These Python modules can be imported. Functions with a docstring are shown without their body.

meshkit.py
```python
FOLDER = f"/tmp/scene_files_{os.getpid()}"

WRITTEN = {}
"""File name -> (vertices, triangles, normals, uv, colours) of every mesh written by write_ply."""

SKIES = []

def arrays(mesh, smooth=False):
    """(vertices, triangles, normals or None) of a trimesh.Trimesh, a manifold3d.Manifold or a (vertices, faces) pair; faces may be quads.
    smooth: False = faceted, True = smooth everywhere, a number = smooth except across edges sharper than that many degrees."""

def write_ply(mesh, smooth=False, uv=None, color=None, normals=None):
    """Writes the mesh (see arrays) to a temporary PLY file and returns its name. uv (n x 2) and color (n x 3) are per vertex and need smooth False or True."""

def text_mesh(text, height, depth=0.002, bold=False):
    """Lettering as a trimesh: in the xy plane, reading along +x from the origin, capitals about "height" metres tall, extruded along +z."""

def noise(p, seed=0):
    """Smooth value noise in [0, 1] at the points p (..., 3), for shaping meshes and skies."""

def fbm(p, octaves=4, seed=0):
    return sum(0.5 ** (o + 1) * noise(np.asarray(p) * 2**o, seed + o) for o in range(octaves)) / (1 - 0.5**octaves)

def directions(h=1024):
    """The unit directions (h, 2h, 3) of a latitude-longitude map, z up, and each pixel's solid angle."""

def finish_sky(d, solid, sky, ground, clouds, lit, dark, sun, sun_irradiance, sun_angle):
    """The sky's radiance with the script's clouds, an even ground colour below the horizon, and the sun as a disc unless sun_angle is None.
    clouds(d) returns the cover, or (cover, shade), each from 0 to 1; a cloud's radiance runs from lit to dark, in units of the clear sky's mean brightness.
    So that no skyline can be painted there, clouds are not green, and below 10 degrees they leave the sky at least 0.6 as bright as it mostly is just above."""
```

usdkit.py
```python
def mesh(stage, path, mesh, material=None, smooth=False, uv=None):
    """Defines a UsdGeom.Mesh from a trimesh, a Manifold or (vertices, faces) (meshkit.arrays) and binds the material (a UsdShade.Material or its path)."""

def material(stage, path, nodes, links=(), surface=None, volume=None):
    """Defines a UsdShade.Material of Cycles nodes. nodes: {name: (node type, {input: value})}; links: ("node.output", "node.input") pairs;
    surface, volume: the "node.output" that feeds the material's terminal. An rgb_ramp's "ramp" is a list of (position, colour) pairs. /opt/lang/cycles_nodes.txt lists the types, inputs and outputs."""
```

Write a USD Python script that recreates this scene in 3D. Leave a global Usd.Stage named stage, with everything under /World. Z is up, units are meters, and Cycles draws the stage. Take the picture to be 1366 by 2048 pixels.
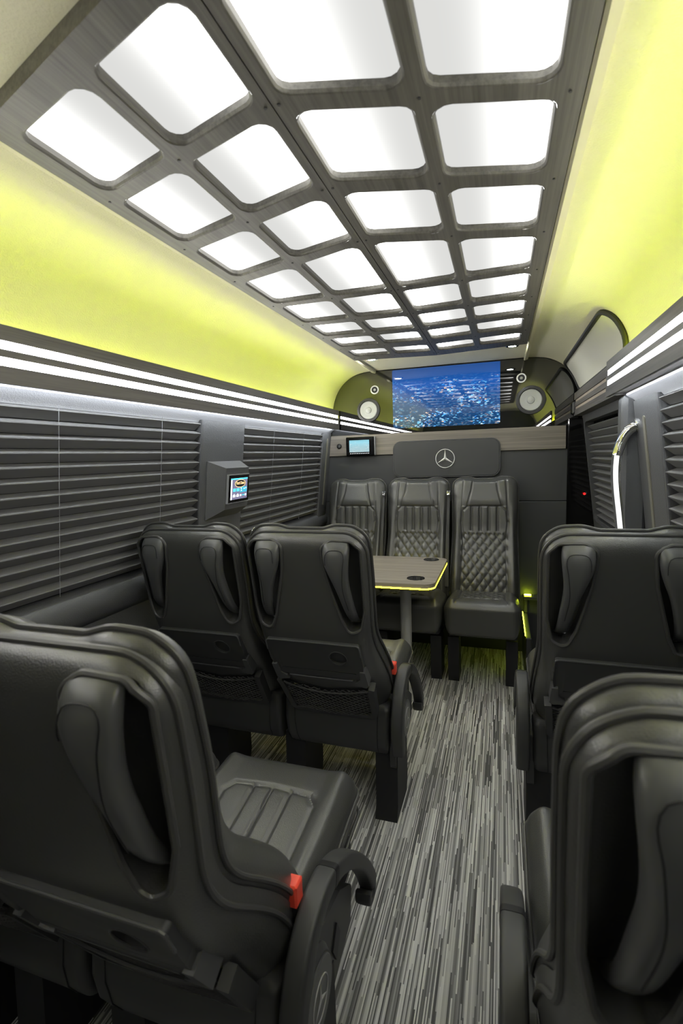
import math, numpy as np, trimesh, manifold3d, usdkit, meshkit
from scipy.spatial import cKDTree
from shapely.geometry import Polygon, LineString, Point
from shapely import affinity
from pxr import Usd, UsdGeom, Gf, Sdf
rng = np.random.default_rng(7)
stage = Usd.Stage.CreateInMemory()
UsdGeom.SetStageUpAxis(stage, UsdGeom.Tokens.z)
UsdGeom.Xform.Define(stage, '/World')
# ------------------------------------------------------------------ camera (x right, y to the front of the van, z up)
EYE = np.array([.36, 0.0, 1.36])
FPX = 980.0
Lc = np.array([322., -119., FPX]); Lc /= np.linalg.norm(Lc)           # van axis in camera space (x right, y down, z forward)
Ac = np.array([2983., 11., -FPX]); Ac -= Ac.dot(Lc) * Lc; Ac /= np.linalg.norm(Ac)
Uc = np.cross(Ac, Lc); Uc = Uc if Uc[1] < 0 else -Uc
cam = UsdGeom.Camera.Define(stage, '/World/camera')
B = np.stack([Ac, Lc, Uc])                                              # rows: world axes in camera space
right, down, fwd = B[:, 0], B[:, 1], B[:, 2]
mat = Gf.Matrix4d(*right, 0, *(-down), 0, *(-fwd), 0, *EYE, 1)
cam.AddTransformOp().Set(mat)
cam.CreateHorizontalApertureAttr(24.0)
cam.CreateFocalLengthAttr(24.0 * FPX / 1366)
cam.CreateFStopAttr(5.6); cam.CreateFocusDistanceAttr(2.6)
cam.CreateClippingRangeAttr((0.02, 100.0))
cam.CreateExposureAttr(0.6)
# light levels (radiance of the lamps the van has)
PANEL_MID, PANEL_EDGE = .48, 3.4
STRIP, UNDER, LIME, TABLE_LED, STEP_LED, SPOT = 21.0, 38.0, 42.0, 6.0, 8.0, 300.0
LED0 = .40                                                                # the strips of the valances begin this far from the rear end
LIME_COLOR = (.84, 1.0, .02)

# ------------------------------------------------------------------ prim helpers
used = {}
def numbered(parent, name):
    k = (str(parent), name); n = used.get(k, 0); used[k] = n + 1
    return f'{parent}/{name}' + (f'_{n:03d}' if n else '')
def data(p, **kw):
    for k, v in kw.items():
        if v: p.SetCustomDataByKey(k, v)
def thing(name, label, cat, loc=(0, 0, 0), rotz=0, group=None, kind=None):
    x = UsdGeom.Xform.Define(stage, numbered('/World', name)); x.AddTranslateOp().Set(Gf.Vec3d(*map(float, loc)))
    if rotz: x.AddRotateZOp().Set(float(rotz))
    data(x.GetPrim(), label=label, category=cat, group=group, kind=kind)
    return str(x.GetPath())
def obj(name, mesh, material, parent='/World', smooth=30, label=None, cat=None, group=None, kind=None):
    m = usdkit.mesh(stage, numbered(parent, name), mesh, M[material], smooth)
    data(m.GetPrim(), label=label, category=cat, group=group, kind=kind)
    return str(m.GetPath())
def struct(name, label, cat='structure'):
    x = UsdGeom.Xform.Define(stage, f'/World/{name}'); data(x.GetPrim(), label=label, category=cat, kind='structure')
    return str(x.GetPath())

# ------------------------------------------------------------------ mesh helpers
cat_ = trimesh.util.concatenate
def cbox(x0, x1, y0, y1, z0, z1, r=.004):
    c = np.array([(x0 + x1) / 2, (y0 + y1) / 2, (z0 + z1) / 2]); h = np.array([abs(x1 - x0), abs(y1 - y0), abs(z1 - z0)]) / 2
    r = min(r, h.min() * .8); p = []
    for s in np.ndindex(2, 2, 2):
        s = np.array(s) * 2 - 1
        for k in range(3):
            q = h - r; q = q.copy(); q[k] = h[k]; p.append(c + s * q)
        p.append(c + s * (h - r * .42))
    return trimesh.convex.convex_hull(np.array(p))
def ext(poly, h, z0=0.0):
    """extrude a shapely polygon along +z from z0"""
    geoms = getattr(poly, 'geoms', [poly])
    m = cat_([trimesh.creation.extrude_polygon(g, h, engine='earcut') for g in geoms]); m.apply_translation([0, 0, z0]); return m
def axes(m, ax, ay, az, o=(0, 0, 0)):
    """re-map a mesh's x,y,z onto the given world axes"""
    R = np.array([ax, ay, az], float); v = np.asarray(m.vertices) @ R + np.asarray(o, float)
    f = np.asarray(m.faces); f = f[:, ::-1] if np.linalg.det(R) < 0 else f
    return trimesh.Trimesh(v, f, process=False)
def prof_y(pts, y0, y1, mirror=1):
    """cross-section polygon in (x, z) swept from y0 to y1; mirror = -1 flips x"""
    p = Polygon([(mirror * a, b) for a, b in pts])
    return axes(ext(p.buffer(0), y1 - y0), (1, 0, 0), (0, 0, 1), (0, 1, 0), (0, y0, 0))
def rpoly(pts, r, h=None, seg=8):
    p = pts if isinstance(pts, Polygon) else Polygon(pts)
    if r: p = p.buffer(-r, quad_segs=seg).buffer(r, quad_segs=seg)
    if h is None: return p
    e = p.exterior; n = max(12, int(e.length / h)); q = np.array([e.interpolate(i / n, normalized=True).coords[0] for i in range(n)])
    return q if Polygon(q).exterior.is_ccw else q[::-1]
def rrect(w, h, r, cx=0, cy=0, step=None):
    return rpoly([(cx - w / 2, cy - h / 2), (cx + w / 2, cy - h / 2), (cx + w / 2, cy + h / 2), (cx - w / 2, cy + h / 2)], r, step)
def rr_ring(w, d, r, cx=0, cy=0, k=6):
    a = np.linspace(0, np.pi / 2, k); out = []
    for q, (sx, sy) in enumerate(((1, 1), (-1, 1), (-1, -1), (1, -1))):
        b = a + q * np.pi / 2; out.append(np.stack([cx + sx * (w / 2 - r) + r * np.cos(b), cy + sy * (d / 2 - r) + r * np.sin(b)], 1))
    return np.vstack(out)
def loops(rings, caps=(True, True), closed=True):
    """stack of equal-length 3-D rings -> mesh"""
    R = np.array(rings, float); k, n = R.shape[:2]; v = R.reshape(-1, 3); f = []
    i = np.arange(n if closed else n - 1); j = (i + 1) % n
    for a in range(k - 1):
        p, q = a * n, (a + 1) * n
        f += [np.stack([p + i, p + j, q + j], 1), np.stack([p + i, q + j, q + i], 1)]
    extra = []
    for end, on in ((0, caps[0]), (k - 1, caps[1])):
        if on:
            c = len(v) + len(extra); extra.append(R[end].mean(0)); o = end * n
            t = np.stack([np.full(len(i), c), o + j, o + i], 1) if end == 0 else np.stack([np.full(len(i), c), o + i, o + j], 1)
            f.append(t)
    v = np.vstack([v] + [np.array(extra)] if extra else [v])
    return trimesh.Trimesh(v, np.vstack(f), process=False)
def tube(path, r, n=10, closed=False):
    P = np.asarray(path, float); k = len(P)
    T = np.roll(P, -1, 0) - np.roll(P, 1, 0) if closed else np.gradient(P, axis=0)
    T /= np.linalg.norm(T, axis=1, keepdims=True) + 1e-12
    r = np.broadcast_to(r, k); up = np.eye(3)[np.argmin(np.abs(T[0]))]; N = np.cross(T[0], up); N /= np.linalg.norm(N); Ns = []
    for t in T:
        N = N - N.dot(t) * t; N /= np.linalg.norm(N) + 1e-12; Ns.append(N)
    Ns = np.array(Ns); Bs = np.cross(T, Ns)
    if closed:   # spread the twist
        N = Ns[-1] - Ns[-1].dot(T[0]) * T[0]; a = math.atan2(N.dot(Bs[0]), N.dot(Ns[0])); w = -a * np.arange(k) / k
        Ns, Bs = Ns * np.cos(w)[:, None] + Bs * np.sin(w)[:, None], Bs * np.cos(w)[:, None] - Ns * np.sin(w)[:, None]
    a = np.linspace(0, 2 * np.pi, n, endpoint=False)
    R = P[:, None] + r[:, None, None] * (np.cos(a)[None, :, None] * Ns[:, None] + np.sin(a)[None, :, None] * Bs[:, None])
    return loops(np.vstack([R, R[:1]]) if closed else R, (not closed, not closed))
def spline(pts, n=40):
    from scipy.interpolate import PchipInterpolator, CubicSpline
    p = np.asarray(pts, float); d = np.r_[0, np.cumsum(np.linalg.norm(np.diff(p, axis=0), axis=1))]
    return CubicSpline(d, p)(np.linspace(0, d[-1], n))
def cyl(c, axis, r, h, n=32, bev=0.0):
    """disc/cylinder centred at c, axis unit vector, with a bevelled rim"""
    a = np.linspace(0, 2 * np.pi, n, endpoint=False); z = np.asarray(axis, float); u = np.cross(z, np.eye(3)[np.argmin(np.abs(z))]); u /= np.linalg.norm(u); w = np.cross(z, u)
    ring = lambda rr, t: np.asarray(c, float) + t * z + rr * (np.cos(a)[:, None] * u + np.sin(a)[:, None] * w)
    b = min(bev, h / 2, r / 2)
    return loops([ring(r - b, -h / 2), ring(r, -h / 2 + b), ring(r, h / 2 - b), ring(r - b, h / 2)] if b else [ring(r, -h / 2), ring(r, h / 2)])
def lathe(prof, c, axis, n=40):
    """profile of (radius, height) revolved about axis through c"""
    a = np.linspace(0, 2 * np.pi, n, endpoint=False); z = np.asarray(axis, float); u = np.cross(z, np.eye(3)[np.argmin(np.abs(z))]); u /= np.linalg.norm(u); w = np.cross(z, u)
    return loops([np.asarray(c, float) + t * z + max(rr, 1e-5) * (np.cos(a)[:, None] * u + np.sin(a)[:, None] * w) for rr, t in prof])
def sup(d, R, p=2.3):
    e = 1 - np.clip(d / R, 0, 1); return np.clip(1 - e ** p, 0, 1) ** (1 / p)
def rings_of(outline, seg, m, ease=1.0):
    """points (m+1, N, 2) from the outline in to the axis segment, and their distance to the outline"""
    O = np.asarray(outline); a, b = np.array(seg[0], float), np.array(seg[1], float)
    t = np.clip(((O - a) @ (b - a)) / max((b - a) @ (b - a), 1e-9), 0, 1)[:, None]; S = a + t * (b - a)
    q = np.linspace(0, 1, m + 1) ** ease
    P = O[None] + q[:, None, None] * (S - O)[None]
    dense = np.vstack([O + (np.roll(O, -1, 0) - O) * f for f in (0, .25, .5, .75)])
    d = cKDTree(dense).query(P.reshape(-1, 2))[0].reshape(P.shape[:2]); d[0] = 0
    return P, d
def pad(outline, seg, m, front, back, mapf, ease=1.35):
    """closed cushion: front(P, d) and back(P, d) give heights over the outline's plane; mapf maps (u, v, n) to 3-D"""
    P, d = rings_of(outline, seg, m, ease); F = front(P, d); K = back(P, d); K[0] = F[0] = (F[0] + K[0]) / 2 if np.abs(F[0] - K[0]).max() < 1e-4 else F[0]
    A = np.dstack([P, F]); Z = np.dstack([P, K])
    R = np.vstack([A[::-1], Z if np.abs(Z[0] - A[0]).max() > 1e-6 else Z[1:]])
    g = loops(R, (False, False)); g = trimesh.Trimesh(mapf(np.asarray(g.vertices)), np.asarray(g.faces), process=False)
    return g if g.volume > 0 else trimesh.Trimesh(g.vertices, np.asarray(g.faces)[:, ::-1], process=False)
def man(m):
    mk = lambda q: manifold3d.Manifold(manifold3d.Mesh(np.asarray(q.vertices, np.float32), np.asarray(q.faces, np.uint32)))
    a = mk(m)
    if a.is_empty() or a.status() != manifold3d.Error.NoError:
        m = trimesh.Trimesh(m.vertices, m.faces, process=True); m.merge_vertices(); a = mk(m)
    assert not a.is_empty() and a.status() == manifold3d.Error.NoError, a.status()
    return a
def band(path, width_axis, w, t, r=.004):
    """flat strap along a path; width_axis = direction of its width"""
    P = np.asarray(path, float); T = np.gradient(P, axis=0); T /= np.linalg.norm(T, axis=1, keepdims=True); W = np.asarray(width_axis, float)
    N = np.cross(T, W); N /= np.linalg.norm(N, axis=1, keepdims=True)
    w = np.broadcast_to(w, len(P)); t = np.broadcast_to(t, len(P)); out = []
    a = np.linspace(0, 2 * np.pi, 20, endpoint=False); ca, sa = np.cos(a), np.sin(a); e = .45
    ca, sa = np.sign(ca) * np.abs(ca) ** e, np.sign(sa) * np.abs(sa) ** e
    for p, n, ww, tt in zip(P, N, w, t): out.append(p + ca[:, None] * W * ww / 2 + sa[:, None] * n * tt / 2)
    m = loops(out); return m if m.volume > 0 else trimesh.Trimesh(m.vertices, np.asarray(m.faces)[:, ::-1], process=False)

# ------------------------------------------------------------------ materials
M = {}
def mat_(name, nodes, links, surface='p.BSDF'):
    M[name] = usdkit.material(stage, f'/World/Looks/{name}', nodes, links, surface=surface)
def plain(name, color, rough=.5, metal=0.0, bump=None, **kw):
    nodes = {'p': ('principled_bsdf', {'base_color': color, 'roughness': rough, 'metallic': metal, **kw})}; links = []
    if bump:
        kind, scale, strength, dist = bump
        nodes['g'] = ('geometry', {})
        nodes['t'] = (('voronoi_texture', {'scale': scale, 'feature': 'f1'}) if kind == 'v' else ('noise_texture', {'scale': scale, 'detail': 3.0}))
        nodes['b'] = ('bump', {'strength': strength, 'distance': dist})
        links += [('g.position', 't.vector'), ('t.distance' if kind == 'v' else 't.fac', 'b.height'), ('b.normal', 'p.normal')]
    mat_(name, nodes, links)
def glow(name, color, strength):
    mat_(name, {'e': ('emission', {'color': color, 'strength': strength})}, [], 'e.emission')
def wood(name, a, b, along, rough=.5, freq=150.0):
    s = [freq, freq, freq]; s['xyz'.index(along)] = freq * .02
    s2 = [freq * .25] * 3; s2['xyz'.index(along)] = freq * .006
    mat_(name, {'g': ('geometry', {}), 'm': ('mapping', {'scale': s}), 'm2': ('mapping', {'scale': s2}), 'n': ('noise_texture', {'scale': 1.0, 'detail': 4.0, 'roughness': .65}), 'n2': ('noise_texture', {'scale': 1.0, 'detail': 2.0}),
                'a': ('math', {'math_type': 'multiply_add', 'value2': .6}), 's': ('math', {'math_type': 'multiply', 'value2': .4}), 'r': ('rgb_ramp', {'ramp': [(.32, a), (.66, b)]}), 'bp': ('bump', {'strength': .12, 'distance': .002}),
                'p': ('principled_bsdf', {'roughness': rough})},
         [('g.position', 'm.vector'), ('g.position', 'm2.vector'), ('m.vector', 'n.vector'), ('m2.vector', 'n2.vector'), ('n2.fac', 's.value1'), ('n.fac', 'a.value1'), ('s.value', 'a.value3'), ('a.value', 'r.fac'), ('r.color', 'p.base_color'), ('n.fac', 'bp.height'), ('bp.normal', 'p.normal')])
plain('leather', (.055, .056, .053), .36, bump=('v', 420.0, .22, .0012), specular_ior_level=.9)
plain('leather_side', (.046, .046, .045), .5, bump=('v', 420.0, .2, .0012))
plain('piping', (.058, .058, .056), .42)
plain('plastic', (.046, .047, .047), .5, bump=('n', 900.0, .12, .0006))
plain('plastic_dark', (.016, .016, .017), .55)
plain('recess_black', (.010, .010, .011), .5)
plain('handle_plastic', (.080, .082, .082), .36, bump=('n', 900.0, .08, .0006))
plain('leg_paint', (.012, .012, .013), .6, bump=('n', 500.0, .2, .0006))
plain('net', (.085, .085, .083), .7)
plain('buckle_red', (.92, .085, .05), .35)
plain('emblem_metal', (.78, .78, .76), .3, 1.0)
plain('emblem_white', (.75, .75, .73), .4, .2)
plain('emblem_grey', (.42, .42, .42), .4)
plain('chrome', (.86, .86, .86), .05, 1.0)
plain('aluminium', (.62, .62, .60), .38, .55)
plain('screw', (.03, .03, .03), .5)
plain('webbing', (.045, .046, .047), .7, bump=('n', 700.0, .3, .001))
plain('headliner', (.66, .63, .44), .95, bump=('n', 230.0, .35, .004), sheen_weight=.15)
plain('headliner_trim', (.60, .57, .40), .9)
plain('wall_leather', (.075, .077, .080), .55, bump=('v', 260.0, .3, .0015))
plain('header_leather', (.36, .365, .385), .55, bump=('v', 260.0, .35, .0015))
plain('blind_cloth', (.14, .14, .14), .8, bump=('n', 600.0, .15, .001))
plain('blind_dark', (.02, .02, .02), .9)
plain('black_gloss', (.004, .004, .004), .05)
plain('partition_laminate', (.052, .054, .056), .55, bump=('n', 700.0, .15, .0008))
plain('cream', (.60, .59, .52), .6, bump=('n', 40.0, .2, .004))
plain('rubber', (.02, .02, .02), .6)
plain('cone_grey', (.42, .43, .40), .6, bump=('n', 900.0, .4, .001))
plain('speaker_ring', (.03, .03, .03), .4)
plain('unlit_strip', (.50, .42, .36), .3)
plain('slot_tan', (.16, .155, .12), .4)
plain('bezel_grey', (.30, .31, .32), .4)
plain('van_shell', (.05, .05, .05), .8)
mat_('mirror_black', {'p': ('principled_bsdf', {'base_color': (.004, .0045, .004), 'roughness': .015, 'ior': 2.25})}, [])
mat_('window_glass', {'f': ('fresnel', {'IOR': 1.45}), 't': ('transparent_bsdf', {'color': (.06, .065, .06)}), 'g': ('glossy_bsdf', {'roughness': .02}), 'm': ('mix_closure', {})}, [('f.fac', 'm.fac'), ('t.BSDF', 'm.closure1'), ('g.BSDF', 'm.closure2')], 'm.closure')
mat_('acrylic', {'p': ('principled_bsdf', {'base_color': (.97, .98, .97), 'roughness': .03, 'transmission_weight': 1.0, 'ior': 1.45})}, [])
wood('wood_ceiling', (.045, .042, .034), (.125, .118, .098), 'y', .5)
wood('wood_valance', (.070, .064, .060), (.155, .145, .135), 'y', .45)
wood('wood_band', (.13, .114, .095), (.25, .226, .192), 'x', .5, 110.0)
wood('wood_table', (.17, .15, .12), (.36, .32, .265), 'x', .42, 130.0)
glow('strip_white', (1.0, .97, .96), STRIP); glow('under_white', (.90, .95, 1.0), UNDER); glow('lime_led', LIME_COLOR, LIME)
glow('table_led', (1.0, .86, .03), TABLE_LED); glow('step_led', (.80, 1.0, .03), STEP_LED); glow('rail_led', (.80, 1.0, .03), 20.0); glow('spot_white', (.97, 1.0, .97), SPOT); glow('pole_glow', (1, 1, .98), .75)
glow('red_led', (1.0, .01, .01), 2.5)
# edge-lit diffuser: LED rails run along the outer edge and the centre seam of each board
mat_('diffuser', {'g': ('geometry', {}), 's': ('separate_xyz', {}), 'a': ('math', {'math_type': 'absolute'}), 'c': ('math', {'math_type': 'subtract', 'value2': .235}), 'd': ('math', {'math_type': 'absolute'}),
                  'r': ('map_range', {'range_type': 'smoothstep', 'from_min': .0, 'from_max': .235, 'to_min': 0.0, 'to_max': 1.0, 'clamp': True}), 'q': ('math', {'math_type': 'power', 'value2': 2.7}), 'k': ('math', {'math_type': 'multiply_add', 'value2': PANEL_EDGE - PANEL_MID, 'value3': PANEL_MID}),
                  'e': ('emission', {'color': (1.0, 1.0, .975)})},
     [('g.position', 's.vector'), ('s.x', 'a.value1'), ('a.value', 'c.value1'), ('c.value', 'd.value1'), ('d.value', 'r.value'), ('r.result', 'q.value1'), ('q.value', 'k.value1'), ('k.value', 'e.strength')], 'e.emission')
# carpet-look vinyl: thin lengthwise streaks of broken length, pale to charcoal
CW, CL = .0034, .22
mat_('streaked_vinyl', {'g': ('geometry', {}), 's': ('separate_xyz', {}), 'x': ('math', {'math_type': 'divide', 'value2': CW}), 'xf': ('math', {'math_type': 'floor'}), 'w1': ('white_noise_texture', {'dimensions': '1D'}),
                        'y': ('math', {'math_type': 'divide', 'value2': CL}), 'o': ('math', {'math_type': 'multiply_add', 'value2': 7.31}), 'yf': ('math', {'math_type': 'floor'}), 'c': ('combine_xyz', {}), 'w2': ('white_noise_texture', {'dimensions': '2D'}),
                        'r': ('rgb_ramp', {'ramp': [(0.0, (.07, .07, .071)), (.18, (.15, .15, .15)), (.40, (.33, .33, .33)), (.62, (.52, .52, .515)), (.82, (.70, .70, .69)), (1.0, (.82, .82, .80))]}),
                        'p': ('principled_bsdf', {'roughness': .55}), 'b': ('bump', {'strength': .15, 'distance': .001})},
     [('g.position', 's.vector'), ('s.x', 'x.value1'), ('x.value', 'xf.value1'), ('xf.value', 'w1.w'), ('s.y', 'y.value1'), ('w1.value', 'o.value1'), ('y.value', 'o.value3'), ('o.value', 'yf.value1'), ('xf.value', 'c.x'), ('yf.value', 'c.y'), ('c.vector', 'w2.vector'),
      ('w2.value', 'r.fac'), ('r.color', 'p.base_color'), ('w2.value', 'b.height'), ('b.normal', 'p.normal')])
def city(name, ztop, zbot, sky, land, lamp, strength, scale, gloss):
    mat_(name, {'g': ('geometry', {}), 's': ('separate_xyz', {}), 'h': ('map_range', {'from_min': zbot, 'from_max': ztop, 'to_min': 0.0, 'to_max': 1.0}),
                'grad': ('rgb_ramp', {'ramp': [(0.0, land), (.45, tuple(.6 * a + .4 * b for a, b in zip(land, sky))), (.72, sky), (1.0, tuple(.6 * v for v in sky))]}),
                'mp': ('mapping', {'scale': (scale, 1.0, scale * 1.8)}), 'v': ('voronoi_texture', {'scale': 1.0, 'feature': 'f1', 'metric': 'chebychev'}), 'sc': ('separate_color', {}),
                'gt': ('map_range', {'range_type': 'smoothstep', 'from_min': .55, 'from_max': .95, 'to_min': 0.0, 'to_max': 1.0}),
                'mp2': ('mapping', {'scale': (scale * .12, 1.0, scale * .22)}), 'n': ('noise_texture', {'scale': 1.0, 'detail': 4.0}), 'nr': ('map_range', {'range_type': 'smoothstep', 'from_min': .40, 'from_max': .68, 'to_min': 0.0, 'to_max': 1.0}),
                'low': ('map_range', {'range_type': 'smoothstep', 'from_min': .88, 'from_max': .62, 'to_min': 0.0, 'to_max': 1.0}), 'm1': ('math', {'math_type': 'multiply'}), 'm2': ('math', {'math_type': 'multiply'}), 'm3': ('math', {'math_type': 'multiply_add', 'value2': .85, 'value3': .12}),
                'tint': ('rgb_ramp', {'ramp': [(0.0, lamp[0]), (.5, lamp[1]), (.85, lamp[2]), (1.0, lamp[3])]}), 'mix': ('mix_color', {}),
                'p': ('principled_bsdf', {'base_color': (.005, .005, .006), 'roughness': .02, 'ior': gloss, 'emission_strength': strength})},
         [('g.position', 's.vector'), ('s.z', 'h.value'), ('h.result', 'grad.fac'), ('g.position', 'mp.vector'), ('mp.vector', 'v.vector'), ('v.color', 'sc.color'), ('sc.r', 'gt.value'), ('g.position', 'mp2.vector'), ('mp2.vector', 'n.vector'), ('n.fac', 'nr.value'),
          ('h.result', 'low.value'), ('nr.result', 'm3.value1'), ('m3.value', 'm1.value1'), ('gt.result', 'm1.value2'), ('m1.value', 'm2.value1'), ('low.result', 'm2.value2'), ('sc.g', 'tint.fac'), ('m2.value', 'mix.fac'), ('grad.color', 'mix.a'), ('tint.color', 'mix.b'), ('mix.result', 'p.emission_color')])
city('night_city', 1.95, 1.55, (.008, .085, .36), (.004, .040, .11), [(.03, .30, 1.0), (.20, .65, 1.0), (.85, .92, 1.0), (1.0, .55, .25)], .82, 78.0, 2.0)
city('day_city', 1.50, 1.38, (.35, .78, .92), (.45, .60, .62), [(.25, .50, .60), (.8, .95, 1.0), (1, 1, 1), (.15, .30, .38)], .62, 260.0, 1.5)
def lit(name, c, s=1.0):
    mat_(name, {'p': ('principled_bsdf', {'base_color': (.01, .01, .01), 'roughness': .1, 'emission_color': c, 'emission_strength': s})}, [])
lit('ui_violet', (.16, .15, .24)); lit('ui_cyan', (.10, .62, .85)); lit('ui_teal', (.05, .40, .55)); lit('ui_white', (.85, .92, .95)); lit('ui_amber', (.95, .62, .30)); lit('ui_black', (.012, .012, .014))

# ================================================================== SETTING
Y0, Y1 = -.80, 3.45                                                       # rear doors, front partition
def xw(z): return .86 + (1.535 - z) * .115                                 # the side walls lean outwards going down
obj('floor', cbox(-.96, .96, Y0, Y1, -.03, 0, .002), 'streaked_vinyl', label='grey and black streaked vinyl floor running the length of the van', cat='floor', kind='structure')
half = [(0, 1.962), (.50, 1.962), (.57, 1.957), (.63, 1.946), (.685, 1.922), (.735, 1.885), (.775, 1.835), (.803, 1.775), (.820, 1.70), (.832, 1.62), (.838, 1.56)]
hp = spline(half[1:], 40); roof = [(-a, b) for a, b in hp[::-1]] + [tuple(q) for q in hp]
outer = [(a * 1.03 + .02 * np.sign(a), b + .03) for a, b in roof]
obj('ceiling', prof_y(outer[::-1] + roof, Y0, Y1), 'headliner', label='cream suede headliner curving from shelf to shelf over the cabin', cat='ceiling', kind='structure', smooth=40)
for s in (-1, 1):
    obj('trim', prof_y([(.488, 1.964), (.488, 1.945), (.494, 1.941), (.512, 1.946), (.516, 1.964)], .69, Y1 - .012, s), 'headliner_trim', kind='structure',
        label=f'cream fabric trim strip along the {"left" if s < 0 else "right"} edge of the lit ceiling panel', cat='trim')
obj('wall_back', cbox(-.97, .97, Y0 - .04, Y0, 0, 1.99, .005), 'wall_leather', label='plain dark rear end wall behind the camera', cat='wall', kind='structure')

for s, side in ((-1, 'left'), (1, 'right')):
    w = struct(f'wall_{side}', f'dark leather trimmed {side} side wall of the van', 'wall')
    obj('outer_skin', prof_y([(.99, 0), (1.03, 0), (1.03, 1.0), (.93, 1.62), (.87, 1.70), (.86, 1.62), (.90, 1.55), (.99, .98)], Y0, Y1, s), 'van_shell', w)
    obj('lower_panel', prof_y([(.925, 0), (.99, 0), (.99, .93), (.925, .93)], Y0, Y1, s), 'wall_leather', w)
    yend = Y1 if s < 0 else 2.19
    obj('window_ledge', prof_y([(.985, .965), (.935, .965), (.905, .948), (.893, .915), (.896, .875), (.925, .845), (.985, .845)], Y0, yend, s), 'wall_leather', w, smooth=50)
    obj('header_panel', prof_y([(.836, 1.571), (.815, 1.571), (.815, 1.563), (.848, 1.537), (.855, 1.528), (.90, 1.528), (.90, 1.571)], Y0, yend, s), 'header_leather', w, smooth=20)
def pillar(w, s, y0, y1, name='pillar', z0=.94, z1=1.538, proud=.026, mat='wall_leather'):
    r = .012; ring = []
    for z in (z0, z1):
        xi = xw(z) - proud
        ring.append([(s * xx, yy, z) for xx, yy in ((xi + .10, y0), (xi + r, y0), (xi + r * .3, y0 + r * .3), (xi, y0 + r), (xi, y1 - r), (xi + r * .3, y1 - r * .3), (xi + r, y1), (xi + .10, y1))])
    m = loops(ring); m = m if m.volume > 0 else trimesh.Trimesh(m.vertices, np.asarray(m.faces)[:, ::-1], process=False)
    return obj(name, m, mat, w, smooth=35)
def slot(w, s, y, z0, z1, proud=.026):
    p = rrect(.026, z1 - z0, .0125, 0, (z0 + z1) / 2); m = ext(p, .008)
    v = np.asarray(m.vertices); q = np.stack([s * (xw(v[:, 1]) - proud - .004 + (.008 - v[:, 2])), y + v[:, 0], v[:, 1]], 1)
    return obj('belt_slot', trimesh.Trimesh(q, m.faces if s > 0 else np.asarray(m.faces)[:, ::-1], process=False), 'slot_tan', w, label='narrow tan belt guide slot')
wl, wr = '/World/wall_left', '/World/wall_right'
p_ = pillar(wl, -1, 1.80, 2.165); pillar(wl, -1, 3.275, 3.445); slot(wl, -1, 3.36, 1.02, 1.50)
pillar(wl, -1, -.80, -.42)
pillar(wr, 1, 1.86, 2.17); slot(wr, 1, 2.03, .98, 1.475)
pillar(wr, 1, -.80, -.42)
def pane(n, s, y0, y1, where):
    obj(f'window_{n}', axes(ext(Polygon([(y0, .95), (y1, .95), (y1, 1.54), (y0, 1.54)]), .006), (0, 1, 0), (-.115 * s, 0, 1), (s, 0, 0), (s * (.86 + 1.535 * .115 + .030), 0, 0)), 'window_glass', smooth=False,
        label=f'dark tinted van window behind the {where}', cat='window', kind='structure')
pane(1, -1, -.42, 1.80, 'near left pleated blind'); pane(2, -1, 2.165, 3.275, 'far left pleated blind'); pane(3, 1, -.42, 1.86, 'near right pleated blind'); pane(4, 1, 2.40, 3.36, 'sliding door blind')

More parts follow.
